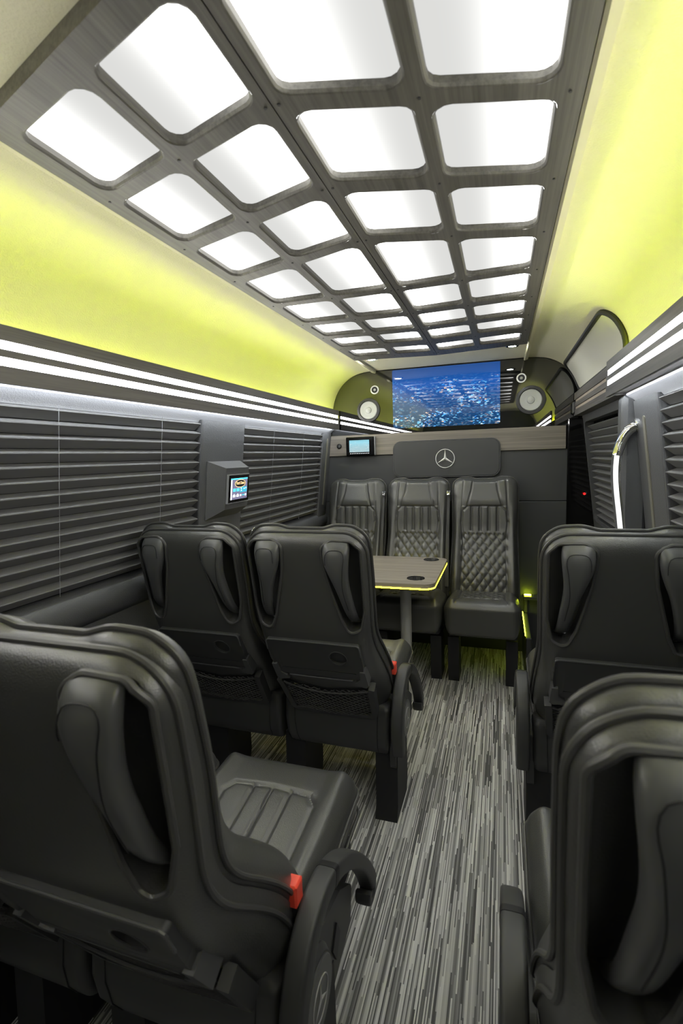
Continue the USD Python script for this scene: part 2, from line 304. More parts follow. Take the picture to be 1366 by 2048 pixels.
# pleated blinds: every pleat is a part
def blind(label, s, y0, y1, z0=.972, z1=1.533, n=14, inset=0.0, cords=()):
    t = thing('window_blind', label, 'blind', (s * .88, (y0 + y1) / 2, z0), group='pleated window blinds')
    o = np.array([s * .88, (y0 + y1) / 2, z0]); p = (z1 - z0) / n
    for k in range(n):
        za = z1 - k * p; zr = za - p * .31; zb = za - p + .0012; j = rng.normal(0, .0012)
        X = lambda z, d: s * (xw(z) + .012 + inset - d)
        sec = [(X(za, 0.0), za), (X(zr, .034 + j), zr), (X(zr, .034 + j), zr - .0025), (X(zb, .004), zb), (X(zb, -.004), zb)]
        m = axes(ext(Polygon(sec).buffer(0), y1 - y0), (1, 0, 0), (0, 0, 1), (0, 1, 0), (0, y0, 0)); m.apply_translation(-o)
        obj('slat', m, 'blind_cloth', t, smooth=25)
    for c in cords:
        obj('cord', tube(np.array([(s * (xw(z) - .021 + inset), c, z) for z in (z1, z0)]) - o, .0008, 5), 'bezel_grey', t)
    return t
blind('black pleated blind filling the near left window beside the reclined seats', -1, -.42, 1.795, cords=(1.10, 1.55))
blind('black pleated blind in the far left window between the screen pillar and the partition', -1, 2.17, 3.27, cords=(2.50, 2.93))
blind('black pleated blind at the right edge of the photo behind the right seats', 1, -.42, 1.855, cords=(1.60,))
blind('smaller black pleated blind in the sliding door behind the chrome grab pole', 1, 2.40, 3.36, .93, 1.515, 15, .012)

# sliding door on the right
d = struct('door_1', 'dark grey sliding door at the right beside the partition with a blind in its window', 'door')
def lean(poly, s, off, th):
    return axes(ext(poly, th), (0, 1, 0), (-.115 * s, 0, 1), (s, 0, 0), (s * (.86 + 1.535 * .115 + off), 0, 0))
hole = rrect(1.0, .61, .05, 2.88, 1.225)
obj('door_frame', lean(Polygon([(2.17, .02), (3.42, .02), (3.42, 1.575), (2.17, 1.575)]).difference(hole), 1, -.022, .05), 'wall_leather', d)
obj('door_post', cbox(.80, .90, 2.172, 2.262, .30, 1.57, .02), 'wall_leather', d)
# arched cream panel with its rubber gasket over the sliding door
pr = np.array(hp); seg = np.r_[0, np.cumsum(np.linalg.norm(np.diff(pr, axis=0), axis=1))]
def on_roof(q, y, off):
    x = np.interp(q, seg, pr[:, 0]); z = np.interp(q, seg, pr[:, 1]); dx = np.interp(q, seg, np.gradient(pr[:, 0], seg)); dz = np.interp(q, seg, np.gradient(pr[:, 1], seg))
    return np.stack([x + dz * off, y, z - dx * off], -1)
q0, q1 = np.interp(1.895, pr[::-1, 1], seg[::-1]), np.interp(1.724, pr[::-1, 1], seg[::-1])
ol = rpoly([(2.13, q1), (2.13, q0), (3.40, q0), (3.40, q1)], .085, .02)
t = thing('door_header_panel', 'cream arched panel with black rubber gasket above the sliding door', 'panel', (.78, 2.77, 1.66))
o = np.array([.78, 2.77, 1.66])
m = pad(ol, ((2.30, (q0 + q1) / 2), (3.22, (q0 + q1) / 2)), 8, lambda P, dd: .010 + 0 * dd, lambda P, dd: -.004 + 0 * dd, lambda v: on_roof(v[:, 1], v[:, 0], v[:, 2]) - o, 1.0)
obj('panel_face', m, 'cream', t, smooth=35)
obj('gasket', tube(on_roof(ol[:, 1], ol[:, 0], .008) - o, .011, 10, True), 'rubber', t)

# front partition
f = struct('wall_front', 'charcoal partition behind the facing bench with a pale wood band and glossy black upper panel', 'wall')
obj('lower_laminate', cbox(-.93, .765, Y1, Y1 + .03, 0, 1.034, .003), 'partition_laminate', f)
obj('upper_laminate', cbox(-.93, .765, Y1, Y1 + .03, 1.037, 1.37, .003), 'partition_laminate', f)
obj('wood_band', cbox(-.90, .745, Y1 - .012, Y1 + .03, 1.371, 1.519, .003), 'wood_band', f, label='pale grey wood band across the partition')
rp = rrect(.716, .25, .055, -.014, 1.333)
def plate(poly, y, th, bev=.003):
    """plate in the x-z plane, its visible face at y - th, edges chamfered"""
    a = np.array(poly.exterior.coords)[:-1]; b_ = np.array(poly.buffer(-bev).exterior.coords)[:-1]
    bp = Polygon(b_); n = 160
    ra, rb = [np.array([q.exterior.interpolate(i / n, normalized=True).coords[0] for i in range(n)]) for q in (poly, bp)]
    rb = rb[cKDTree(rb).query(ra)[1]]
    mk = lambda r, yy: np.stack([r[:, 0], np.full(n, yy), r[:, 1]], 1)
    m = loops([mk(ra, y), mk(ra, y - th + bev), mk(rb, y - th)]); return m if m.volume > 0 else trimesh.Trimesh(m.vertices, np.asarray(m.faces)[:, ::-1], process=False)
obj('emblem_panel', plate(rp, Y1 + .01, .034, .006), 'partition_laminate', f, label='rounded charcoal panel under the emblem')
obj('emblem_panel_rim', tube(np.array([(x, Y1 - .018, z) for x, z in rrect(.716, .25, .055, -.014, 1.333, .012)]), .0042, 8, True), 'wall_leather', f)
lh = [(-.905, 1.40), (-.835, 1.52), (-.828, 1.62), (-.815, 1.715), (-.797, 1.785), (-.765, 1.848), (-.725, 1.893), (-.68, 1.924), (-.62, 1.945), (-.54, 1.955)]
gl = Polygon([(-.835, 1.519)] + lh[1:] + [(-a, b) for a, b in lh[:1:-1]] + [(.80, 1.519)])
obj('gloss_panel', plate(gl, Y1 + .012, .020, .002), 'mirror_black', f, label='glossy black upper partition panel that mirrors the ceiling')
obj('backing', plate(Polygon([(-.96, 1.30), (-.95, 1.7), (-.80, 2.02), (.80, 2.02), (.95, 1.7), (.96, 1.30)]), Y1 + .06, .03, .002), 'van_shell', f)
obj('gloss_post', cbox(.752, .93, Y1 - .03, Y1 + .05, 0, 1.56, .008), 'black_gloss', f, label='glossy black post between partition and sliding door')
obj('post_clip', cbox(.772, .80, Y1 - .065, Y1 - .02, 1.585, 1.66, .008), 'plastic', f)

# ================================================================== CEILING PANEL
T_ = thing('ceiling_light_panel', 'grey wood coffered ceiling panel with rows of glowing white square diffusers', 'ceiling light', (0, 1.74, 1.935))
near = [.575, .817, 1.090, 1.360, 1.785, 2.098, 2.372, 2.675]; far = [.770, 1.033, 1.310, 1.735, 2.035, 2.303, 2.560, 2.842]
S1, S2 = .31, -.13
sn = [S1, S1, S1, S1, -.02, -.06, -.09, -.13]; sf = [S1, S1, .29, -.02, -.06, -.09, -.11, -.14]
cols = [(.024, .212), (.247, .440)]
for s in (-1, 1):
    ol_ = Polygon([(.0012, .52), (.484, .52 + S1 * .484), (.484, 2.97 - .155 * .484), (.0012, 2.97)])
    holes = [rpoly([(a, near[i] + sn[i] * a), (b, near[i] + sn[i] * b), (b, far[i] + sf[i] * b), (a, far[i] + sf[i] * a)], .024, seg=6) for i in range(8) for a, b in cols]
    bev = .0055; low = ol_
    for h in holes: low = low.difference(h.buffer(bev))
    v, fc = trimesh.creation.triangulate_polygon(low, engine='earcut'); pieces = [trimesh.Trimesh(np.c_[v, np.zeros(len(v))], fc, process=False)]
    for h in holes:
        n = 64; r0 = np.array([h.exterior.interpolate(i / n, normalized=True).coords[0] for i in range(n)]); c = np.array(h.centroid.coords[0])
        hb = h.buffer(bev); hbp = np.array([hb.exterior.interpolate(i / (n * 8), normalized=True).coords[0] for i in range(n * 8)]); rb = hbp[cKDTree(hbp).query(r0)[1]]
        mk = lambda r, z: np.c_[r, np.full(n, z)]
        pieces.append(loops([mk(rb, 0), mk(rb * .5 + r0 * .5, .0012), mk(r0, .0055), mk(r0, .019)], (False, False)))
    side = np.array(ol_.exterior.coords)[:-1]; pieces.append(loops([np.c_[side, np.zeros(4)], np.c_[side, np.full(4, .026)]], (False, True)))
    m = cat_(pieces); v = np.asarray(m.vertices).copy(); v[:, 0] *= s; v[:, 1] -= 1.74
    obj('board', trimesh.Trimesh(v, m.faces, process=False), 'wood_ceiling', T_, smooth=25)
    for h in holes:
        q = h.buffer(.008); m = ext(q, .003, .0165); v = np.asarray(m.vertices).copy(); v[:, 0] *= s; v[:, 1] -= 1.74
        obj('diffuser', trimesh.Trimesh(v, m.faces if s > 0 else np.asarray(m.faces)[:, ::-1], process=False), 'diffuser', T_, smooth=False)
    for i in range(8):
        for x in (.012, .23, .462):
            yy = (far[i] + (near[i + 1] if i < 7 else far[i] + .09)) / 2 + sf[i] * x
            obj('screw', cyl((s * x, yy - 1.74, -.0008), (0, 0, -1), .0028, .002, 10), 'screw', T_)
for s, lab in ((-1, 'small round chrome downlight in the fabric left of the screen'), (1, 'small round chrome downlight in the fabric right of the screen')):
    t = thing('recessed_downlight', lab, 'downlight', (s * .411, 3.03, 1.962), group='downlights above the partition')
    obj('bezel', lathe([(.022, -.002), (.022, -.006), (.034, -.007), (.038, -.003), (.038, .001), (.022, .001)], (0, 0, 0), (0, 0, 1)), 'chrome', t)
    obj('lens', cyl((0, 0, -.004), (0, 0, 1), .0225, .003), 'spot_white', t)

# ================================================================== LIGHT VALANCES
def valance(s, face, y0, y1, label, zo=0.0):
    t = thing('light_valance', label, 'valance light', (s * face, (y0 + y1) / 2, 1.562), group='lit valances above the windows'); o = np.array([s * face, (y0 + y1) / 2, 1.562])
    dpt = .835 - face
    sec = [(0, 1.562), (0, 1.603), (.007, 1.603), (.007, 1.624), (0, 1.624), (0, 1.642), (.007, 1.642), (.007, 1.663), (0, 1.663), (0, 1.700), (.014, 1.700), (.014, 1.585), (dpt, 1.585), (dpt, 1.572), (.012, 1.572), (.012, 1.562)]
    def put(name, pts, mat, a=y0, b=y1):
        m = prof_y([(face + x, z + zo) for x, z in pts], a, b, s); m.apply_translation(-o); obj(name, m, mat, t, smooth=20)
    put('board', sec, 'wood_valance')
    e = .022
    for z in (1.6035, 1.6425):
        put('light_strip', [(.0015, z), (.0015, z + .020), (.0065, z + .020), (.0065, z)], 'strip_white', y0 + LED0, y1 - e)
    put('led_channel', [(dpt - .026, 1.586), (dpt - .026, 1.638), (dpt - .006, 1.638), (dpt - .006, 1.586)], 'plastic_dark')
    put('lime_strip', [(dpt - .022, 1.6385), (dpt - .022, 1.643), (dpt - .011, 1.643), (dpt - .011, 1.6385)], 'lime_led', y0 + LED0, y1 - .005)
    put('underside_strip', [(.013, 1.5665), (.013, 1.5715), (.020, 1.5715), (.020, 1.5665)], 'under_white', y0 + LED0, y1 - .03)
    return t
valance(-1, .766, Y0 + .005, 3.425, 'long grey wood light shelf with two white strips above the left windows')
valance(1, .752, Y0 + .005, 2.235, 'grey wood light shelf with two white strips above the right window', .004)
t = thing('door_valance', 'unlit grey wood shelf board with two dull strips above the sliding door', 'valance', (.785, 2.83, 1.567)); o = np.array([.785, 2.83, 1.567])
sec = [(0, 1.572), (0, 1.608), (.008, 1.608), (.008, 1.626), (0, 1.626), (0, 1.652), (.008, 1.652), (.008, 1.670), (0, 1.670), (0, 1.712), (.034, 1.712), (.050, 1.572)]
m = prof_y([(.785 + a, b) for a, b in sec], 2.238, 3.425); m.apply_translation(-o); obj('board', m, 'wood_valance', t, smooth=20)
for z in (1.609, 1.653):
    m = cbox(.789, .7925, 2.25, 3.39, z, z + .016, .001); m.apply_translation(-o); obj('light_strip', m, 'unlit_strip', t, label='unlit tan light strip')

# ================================================================== ON THE PARTITION
PY = Y1 - .008
scr = Polygon([(-.372, 1.552), (.344, 1.552), (.344, 1.9515), (-.372, 1.9515)])
m = plate(scr, PY, .0035, .001); m.apply_translation([0, -PY, -1.75]); obj_path = thing('television', 'wide flat screen showing a blue aerial city at night in the partition', 'television', (0, PY, 1.75))
obj('screen', m, 'night_city', obj_path, smooth=False)
def speaker(x, z, R, label):
    t = thing('woofer_speaker', label, 'speaker', (x, PY, z), group='round woofers on the partition'); ax = (0, -1, 0)
    obj('ring', lathe([(R * .98, 0), (R, .004), (R * .97, .012), (R * .80, .013), (R * .74, .006), (R * .74, 0)], (0, 0, 0), ax), 'speaker_ring', t)
    obj('cone', lathe([(R * .76, .004), (R * .70, .008), (R * .34, .003), (R * .30, .002), (.0, .002)][::-1], (0, 0, 0), ax), 'cone_grey', t)
    obj('dust_cap', lathe([(0, .013), (R * .12, .012), (R * .23, .008), (R * .28, .002)], (0, 0, 0), ax), 'cone_grey', t)
speaker(-.548, 1.690, .085, 'round grey cone speaker left of the night city screen'); speaker(.532, 1.690, .092, 'round grey cone speaker right of the night city screen')
for x, z, lab in ((-.500, 1.829, 'small round tweeter with pale ring left of the screen'), (.474, 1.833, 'small round tweeter with pale ring right of the screen')):
    t = thing('tweeter_speaker', lab, 'speaker', (x, PY, z), group='small tweeters on the partition')
    obj('ring', lathe([(.028, 0), (.031, .003), (.029, .007), (.022, .007), (.021, 0)], (0, 0, 0), (0, -1, 0)), 'emblem_white', t)
    obj('cone', lathe([(0, .001), (.016, .001), (.0215, .004)], (0, 0, 0), (0, -1, 0)), 'rubber', t)
    obj('dust_cap', lathe([(0, .009), (.007, .007), (.0115, .001)], (0, 0, 0), (0, -1, 0)), 'cone_grey', t)
def star(R, th, ring=.085):
    """three-pointed star in a ring, in the xy plane, facing +z"""
    parts = [tube(np.array([(R * (1 - ring / 2) * math.cos(a), R * (1 - ring / 2) * math.sin(a), 0) for a in np.linspace(0, 2 * np.pi, 56, endpoint=False)]), R * ring / 2, 8, True)]
    for k in range(3):
        a = math.pi / 2 + k * 2 * math.pi / 3; tip = np.array([math.cos(a), math.sin(a)]) * R * .96; n = [np.array([math.cos(a + q * math.pi / 3), math.sin(a + q * math.pi / 3)]) * R * .15 for q in (-1, 1)]
        pts = np.array([(0, 0, th), (*tip, th * .2), (*n[0], 0), (*n[1], 0), (0, 0, -th * .3)])
        parts.append(trimesh.convex.convex_hull(pts))
    return cat_(parts)
t = thing('star_emblem', 'silver three-pointed star in a ring on the charcoal partition panel', 'emblem', (-.013, Y1 - .026, 1.332))
obj('star', axes(star(.0655, .008), (1, 0, 0), (0, 0, 1), (0, -1, 0)), 'emblem_white', t, smooth=20)
t = thing('tablet_screen', 'small black framed monitor with a pale city picture on the wood band', 'monitor', (-.612, Y1 - .012, 1.436))
obj('housing', cbox(-.104, .104, -.030, -.001, -.066, .068, .006), 'black_gloss', t)
obj('screen', cbox(-.078, .070, -.0315, -.0295, -.040, .046, .0005), 'day_city', t, smooth=False)
obj('side_trim', cbox(.1045, .112, -.026, -.001, -.064, .068, .003), 'bezel_grey', t)
obj('icon_row', cat_([cbox(-.074 + i * .0135, -.067 + i * .0135, -.0316, -.0298, -.052, -.047, .0003) for i in range(11)]), 'ui_white', t)
t = thing('round_button', 'small round black knob on the wood band beside the partition monitor', 'knob', (-.775, Y1 - .012, 1.443))
obj('bezel', lathe([(.018, 0), (.019, .004), (.015, .007), (.015, 0)], (0, 0, 0), (0, -1, 0)), 'rubber', t); obj('cap', lathe([(0, .009), (.011, .008), (.0148, .003)], (0, 0, 0), (0, -1, 0)), 'plastic', t)

# control panel on the left pillar
XP = lambda z: -(xw(z) - .026)
t = thing('control_panel', 'grey wedge housing with a small touch screen on the left window pillar', 'control panel', (XP(1.235), 1.975, 1.235)); o = np.array([XP(1.235), 1.975, 1.235])
def quad(y0, y1, z0, z1, dpt): return [(XP(z) + dpt, y, z) for y, z in ((y0, z0), (y1, z0), (y1, z1), (y0, z1))]
m = trimesh.convex.convex_hull(np.array(quad(1.842, 2.120, 1.105, 1.362, -.01) + quad(1.842, 2.120, 1.105, 1.362, .004) + quad(1.905, 2.110, 1.145, 1.330, .060))); m.apply_translation(-o)
obj('housing', m, 'wall_leather', t, smooth=False)
FX = lambda z, e: XP(z) + .060 + e
def fbox(y0, y1, z0, z1, e0, e1):
    a = [(FX(z, e), y, z) for e in (e0, e1) for y, z in ((y0, z0), (y1, z0), (y1, z1), (y0, z1))]
    m = trimesh.convex.convex_hull(np.array(a)); m.apply_translation(-o); return m
obj('bezel', fbox(1.912, 2.100, 1.170, 1.302, 0, .009), 'bezel_grey', t, smooth=False)
obj('glass', fbox(1.917, 2.096, 1.174, 1.297, .009, .011), 'black_gloss', t, smooth=False)
sy0, sy1, sz0, sz1 = 1.931, 2.080, 1.186, 1.283
sc = obj('screen', fbox(sy0, sy1, sz0, sz1, .011, .0118), 'ui_violet', t, smooth=False)
Yu = lambda a: sy0 + a * (sy1 - sy0); Zu = lambda b: sz0 + b * (sz1 - sz0)
def ui(name, a0, a1, b0, b1, mat, e=.0124): obj(name, fbox(Yu(a0), Yu(a1), Zu(b0), Zu(b1), .0117, e), mat, sc, smooth=False)
ui('title_bar', 0, 1, .93, 1, 'ui_cyan'); ui('side_bar', 0, .075, 0, .93, 'ui_white')
for a in (.13, .34): ui('button', a, a + .17, .37, .52, 'ui_cyan'); ui('button', a, a + .15, .11, .22, 'ui_white'); ui('icon', a + .04, a + .11, .235, .265, 'ui_white')
ui('weather_box', .55, .97, .31, .57, 'ui_teal')
for a, b in ((.59, .47), (.77, .45), (.88, .47), (.6, .37)): ui('icon', a, a + .06, b, b + .05, 'ui_white', .0130)
ui('button', .55, .65, .12, .22, 'ui_white'); ui('button', .69, .83, .145, .195, 'ui_cyan'); ui('button', .86, .95, .12, .22, 'ui_white')
def on_face(m2, yc, zc_, e):     # flat art in xy -> on the screen face, read from the cabin
    v = np.asarray(m2.vertices); y = yc + v[:, 0]; z = zc_ + v[:, 1]
    return trimesh.Trimesh(np.stack([FX(z, e) + v[:, 2], y, z], 1) - o, m2.faces, process=False)
el = affinity.scale(Point(0, 0).buffer(1, 24), .049, .0185)
obj('logo_ring', on_face(ext(el.difference(affinity.scale(el, .93, .86)), .0006), Yu(.55), Zu(.74), .0120), 'ui_amber', sc, smooth=False)
obj('logo_ground', on_face(ext(affinity.scale(el, .93, .86), .0003), Yu(.55), Zu(.74), .0119), 'ui_black', sc, smooth=False)
tx = meshkit.text_mesh('First Class', .0125, .0006, True); b_ = tx.bounds; tx.apply_translation([-(b_[0, 0] + b_[1, 0]) / 2, -.0045, 0]); tx.apply_scale([.078 / (b_[1, 0] - b_[0, 0]), 1, 1])
obj('logo_text', on_face(tx, Yu(.55), Zu(.745), .0123), 'ui_amber', sc, smooth=False)

# grab pole by the sliding door
t = thing('grab_pole', 'chrome grab pole with a glowing clear acrylic grip beside the sliding door', 'grab handle', (.80, 2.06, .50)); o = np.array([.80, 2.06, .50])
path = spline([(.845, 2.135, 1.445), (.822, 2.142, 1.432), (.801, 2.15, 1.398), (.788, 2.15, 1.360), (.782, 2.15, 1.335)], 26)
obj('elbow', tube(path - o, .0185, 20), 'chrome', t, smooth=40)
obj('flange', cyl(np.array([.843, 2.134, 1.446]) - o, np.array([.95, -.05, .2]) / 1.0, .027, .012, 28, .003), 'chrome', t)
low = spline([(.782, 2.15, 1.335), (.779, 2.15, 1.29), (.795, 2.15, 1.10), (.815, 2.15, .86), (.822, 2.15, .74)], 30)
obj('glow_core', tube(low - o, .0062, 14), 'pole_glow', t); obj('acrylic_grip', tube(low - o, .0175, 20), 'acrylic', t, smooth=40)
obj('elbow', tube(spline([(.822, 2.15, .74), (.828, 2.15, .70), (.85, 2.145, .665), (.915, 2.14, .65)], 20) - o, .0185, 18), 'chrome', t, smooth=40)
t = thing('indicator_lamp', 'tiny red glowing lamp on the edge of the sliding door', 'lamp', (.852, 3.40, 1.085))
obj('lens', trimesh.creation.icosphere(2, .008), 'red_led', t); obj('socket', cyl((.006, .004, 0), (1, 0, 0), .010, .014, 20), 'rubber', t)

# ================================================================== TABLE
t = thing('dining_table', 'grey wood table with a glowing yellow edge strip before the facing bench', 'table', (-.155, 2.66, 0)); o = np.array([-.155, 2.66, 0])
tp = rrect(.80, .655, .055, -.358, 2.693)
cups = [(-.050, 2.955), (-.066, 2.485), (-.66, 2.955), (-.66, 2.485)]
top = tp
for c in cups: top = top.difference(Point(c).buffer(.041, 20))
m = ext(top, .020, .705); m.apply_translation(-o); obj('tabletop', m, 'wood_table', t, smooth=25)
m = ext(tp.buffer(-.006), .010, .690); m.apply_translation(-o); obj('underside_board', m, 'plastic_dark', t, smooth=25)
ring = np.array([tp.buffer(-.001).exterior.interpolate(i / 160, normalized=True).coords[0] for i in range(160)])
obj('edge_strip', tube(np.c_[ring, np.full(160, .7005)] - o, .0042, 8, True), 'table_led', t)
for cx, cy in cups:
    obj('cup_holder', lathe([(0, -.03), (.036, -.03), (.040, -.004), (.044, .0015), (.046, .0015), (.047, 0), (.041, -.001), (.041, -.034), (0, -.034)][:6], np.array([cx, cy, .7255]) - o, (0, 0, 1), 32), 'black_gloss', t)
obj('leg', lathe([(.001, 0), (.031, 0), (.031, .685), (.001, .685)], (0, 0, .004), (0, 0, 1), 40), 'aluminium', t, label='brushed metal table leg')
obj('foot_plate', lathe([(.001, 0), (.095, 0), (.095, .004), (.045, .012), (.035, .03), (.001, .03)], (0, 0, 0), (0, 0, 1), 40), 'aluminium', t)

# step edge with its lime light at the right end of the bench
t = thing('step_light', 'low grey step riser edged with glowing lime strips at the bench end', 'step light', (.53, 3.17, 0)); o = np.array([.53, 3.17, 0])
def tb(name, *a, mat='plastic'): m = cbox(*a); m.apply_translation(-o); obj(name, m, mat, t)
tb('riser', .494, .524, 2.93, 3.44, 0, .285); tb('cap_rail', .496, .740, 3.375, 3.445, .385, .405); tb('corner_post', .500, .525, 3.415, 3.44, .285, .385)
tb('lime_strip', .488, .494, 2.95, 3.40, .289, .299, mat='step_led'); tb('lime_strip', .500, .545, 3.405, 3.415, .405, .417, mat='rail_led')

# ================================================================== SEATS
def smoothstep(a, b, x): q = np.clip((x - a) / (b - a), 0, 1); return q * q * (3 - 2 * q)
groove = lambda dist, w=.0042: np.exp(-(dist / w) ** 2)
def seg_dist(u, v, a, b):
    a, b = np.array(a), np.array(b); ab = b - a; tt = np.clip(((u - a[0]) * ab[0] + (v - a[1]) * ab[1]) / (ab @ ab), 0, 1)
    return np.hypot(u - a[0] - tt * ab[0], v - a[1] - tt * ab[1])
def poly_dist(u, v, pts):
    dd = np.full(u.shape, 9.0)
    for a, b in zip(pts[:-1], pts[1:]): dd = np.minimum(dd, seg_dist(u, v, a, b))
    return dd
def diamonds(u, v, px=.0535, pz=.078):
    a, b = u / px + v / pz, u / px - v / pz
    return np.sqrt(np.abs(np.sin(np.pi * a) * np.sin(np.pi * b)) + 1e-9), np.minimum(np.abs(a - np.round(a)), np.abs(b - np.round(b)))
LB = .812
def back_relief(P, d, bench):
    u, v = P[..., 0], P[..., 1]; au = np.abs(u); h = np.zeros_like(u)
    vh = .635                                                             # seam under the headrest
    h += .012 * smoothstep(vh - .02, vh + .05, v) * smoothstep(.19, .10, au)                 # headrest roll
    h -= .008 * groove(poly_dist(au, v, [(0, vh), (.105, vh), (.135, vh - .03), (.143, vh - .10)]), .005)
    h -= .007 * groove(poly_dist(au, v, [(.108, vh), (.083, vh + .10), (.072, vh + .185)]), .005)
    h -= .006 * groove(poly_dist(au, v, [(.143, vh - .06), (.137, vh + .10), (.132, vh + .17)]), .004)
    h -= .006 * groove(poly_dist(au, v, [(.143, vh - .10), (.130, vh - .25), (.142, .05)]), .005)
    inside = smoothstep(.146, .136, au) * smoothstep(vh + .004, vh - .006, v)
    h += .018 * smoothstep(.13, .18, au) * smoothstep(.66, .45, v)                              # side bolsters
    fl = np.full(u.shape, 9.0)
    for k in (.0268, .0803): fl = np.minimum(fl, np.abs(au - k))
    if bench:
        vd = .455; low_ = smoothstep(vd + .004, vd - .004, v - .030 * np.abs(np.sin(np.pi * (u / .0535))) + .015)
        hd, gd = diamonds(u, v)
        h += inside * (1 - low_) * (.004 * np.clip(fl / .02, 0, 1) - .009 * groove(fl, .005)); h += inside * low_ * (.011 * hd - .007)
    else:
        h += inside * (-.008 * groove(fl, .005))
    return h
def cushion_relief(P, bench):
    u, v = P[..., 0], P[..., 1]; au = np.abs(u); h = np.zeros_like(u)
    h -= .007 * groove(poly_dist(au, v, [(.118, .02), (.126, .355), (.105, .385), (0, .392)]) if not bench else poly_dist(au, v, [(.125, .02), (.128, .395), (.150, .49)]), .005)
    if bench: h -= .006 * groove(poly_dist(au, v, [(0, .398), (.128, .395)]), .005)
    ins = smoothstep(.124, .112, au) * smoothstep(.395, .38, v)
    h += .010 * smoothstep(.12, .165, au)
    fl = np.full(u.shape, 9.0)
    for k in (.0, .052): fl = np.minimum(fl, np.abs(au - k))
    if bench:
        hd, _ = diamonds(u, v); h += ins * (.010 * hd - .006)
    else: h -= ins * .008 * groove(fl, .0045)
    return h
def make_seat(label, x, y, rot, theta, group, arm=0, bench=False, leg_u=(-.185, .185), rear=True, belt=None, inner_arm=False):
    t = thing('passenger_seat', label, 'seat', (x, y, 0), rot, group)
    th = math.radians(sum(theta) / 2); dn = np.array([0, math.cos(th), math.sin(th)])
    sg = np.linspace(-.1, 1.0, 221); tg = np.radians(theta[0] + (theta[1] - theta[0]) * np.clip((sg - .30) / .26, 0, 1) ** 2 * (3 - 2 * np.clip((sg - .30) / .26, 0, 1)))
    ys = np.r_[0, np.cumsum(-np.sin((tg[1:] + tg[:-1]) / 2) * np.diff(sg))]; zs = np.r_[0, np.cumsum(np.cos((tg[1:] + tg[:-1]) / 2) * np.diff(sg))]
    ys -= np.interp(0, sg, ys); zs += .383 - np.interp(0, sg, zs)
    def bk(v):                                                            # (across, along the curved back, forward) -> seat space
        a = np.interp(v[:, 1], sg, tg); return np.stack([v[:, 0], np.interp(v[:, 1], sg, ys) + v[:, 2] * np.cos(a), np.interp(v[:, 1], sg, zs) + v[:, 2] * np.sin(a)], 1)
    B1 = lambda u, v, n: bk(np.array([[u, v, n]]))[0]
    def hw(v): return np.interp(v, [0, .10, .25, .45, .62, .75, LB], [.207, .207, .203, .199, .202, .204, .197])
    vs = np.linspace(0, LB, 24); pol = Polygon([(-hw(v), v) for v in vs] + [(hw(v), v) for v in vs[::-1]])
    ol = rpoly(pol, .075, .011 if not bench else .007); seg_ = ((0, .20), (0, LB - .19))
    ns = lambda v: .030 + .008 * smoothstep(.82, .6, v) + .066 * smoothstep(.52, .12, v)
    gus = lambda v: ns(v) + .016 + .010 * smoothstep(.82, .6, v)                       # how far forward the side gusset reaches
    rearf = lambda P, d: ns(P[..., 1]) * (1 - sup(d, .055 + .06 * smoothstep(.5, .02, P[..., 1]), 2.0))
    # rear shell with handle pockets cut in
    Pm, dm = rings_of(ol, seg_, 18, 1.3)
    R = [np.dstack([Pm[i:i + 1], rearf(Pm, dm)[i:i + 1]])[0] for i in range(len(Pm))][::-1]
    Rf = [np.dstack([Pm[i:i + 1], np.broadcast_to(gus(Pm[i:i + 1, :, 1]), Pm[i:i + 1].shape[:2])])[0] for i in range(len(Pm))]
    sh = loops(R + Rf); sh = trimesh.Trimesh(sh.vertices, np.asarray(sh.faces), process=False)
    if sh.volume < 0: sh.invert()
    hpoly = Polygon([(.070, .772), (.100, .790), (.164, .788), (.186, .762), (.184, .560), (.172, .500), (.138, .484), (.116, .535), (.080, .680)]).buffer(.004).buffer(-.022, quad_segs=12).buffer(.022, quad_segs=12)
    surf = lambda u, v: np.interp(np.interp(v, [0, LB], [0, 1]) * 0 + np.minimum(hw(v) - np.abs(u), LB - v), [0, .062], [0, 1])
    def rear_n(u, v):
        dd = np.minimum(hw(v) - np.abs(u), LB - v); return ns(v) * (1 - sup(dd, .055 + .06 * smoothstep(.5, .02, v), 2.0))
    if rear:
        S = man(sh)
        for s in (-1, 1):
            pp = affinity.scale(hpoly, s, 1, origin=(0, 0)); c = ext(pp, .118, -.05); S = S - man(c)
        mm = S.to_mesh(); sh = trimesh.Trimesh(np.asarray(mm.vert_properties[:, :3], float), mm.tri_verts, process=False)
    obj('backrest_shell', trimesh.Trimesh(bk(np.asarray(sh.vertices)), sh.faces, process=False), 'leather', t, smooth=38)
    # padded front, standing a little proud of the shell at the top
    ol2 = rpoly(Polygon([(-hw(v) - .003, v) for v in vs] + [(hw(v) + .003, v + .0) for v in vs[::-1]]).union(Polygon([(-.17, .7), (.17, .7), (.178, LB + .012), (.10, LB + .016), (.06, LB + .004), (-.06, LB + .004), (-.10, LB + .016), (-.178, LB + .012)])), .06 if not bench else .055, .010 if not bench else .0055)
    base_n = lambda P: gus(P[..., 1]) + .012
    front = lambda P, d: base_n(P) + (.038 + (.014 if bench else -.002) * smoothstep(.8, .6, P[..., 1])) * sup(d, .048, 2.1) + back_relief(P, d, bench) * smoothstep(.004, .03, d)
    back = lambda P, d: base_n(P) - .022 * sup(d, .03, 2.0)
    obj('backrest_cushion', pad(ol2, seg_, 20 if not bench else 46, front, back, bk, 1.2), 'leather', t, smooth=50)
    e3 = lambda o_, nf, off=0: bk(np.array([(u, v, nf(u, v)) for u, v in o_]))
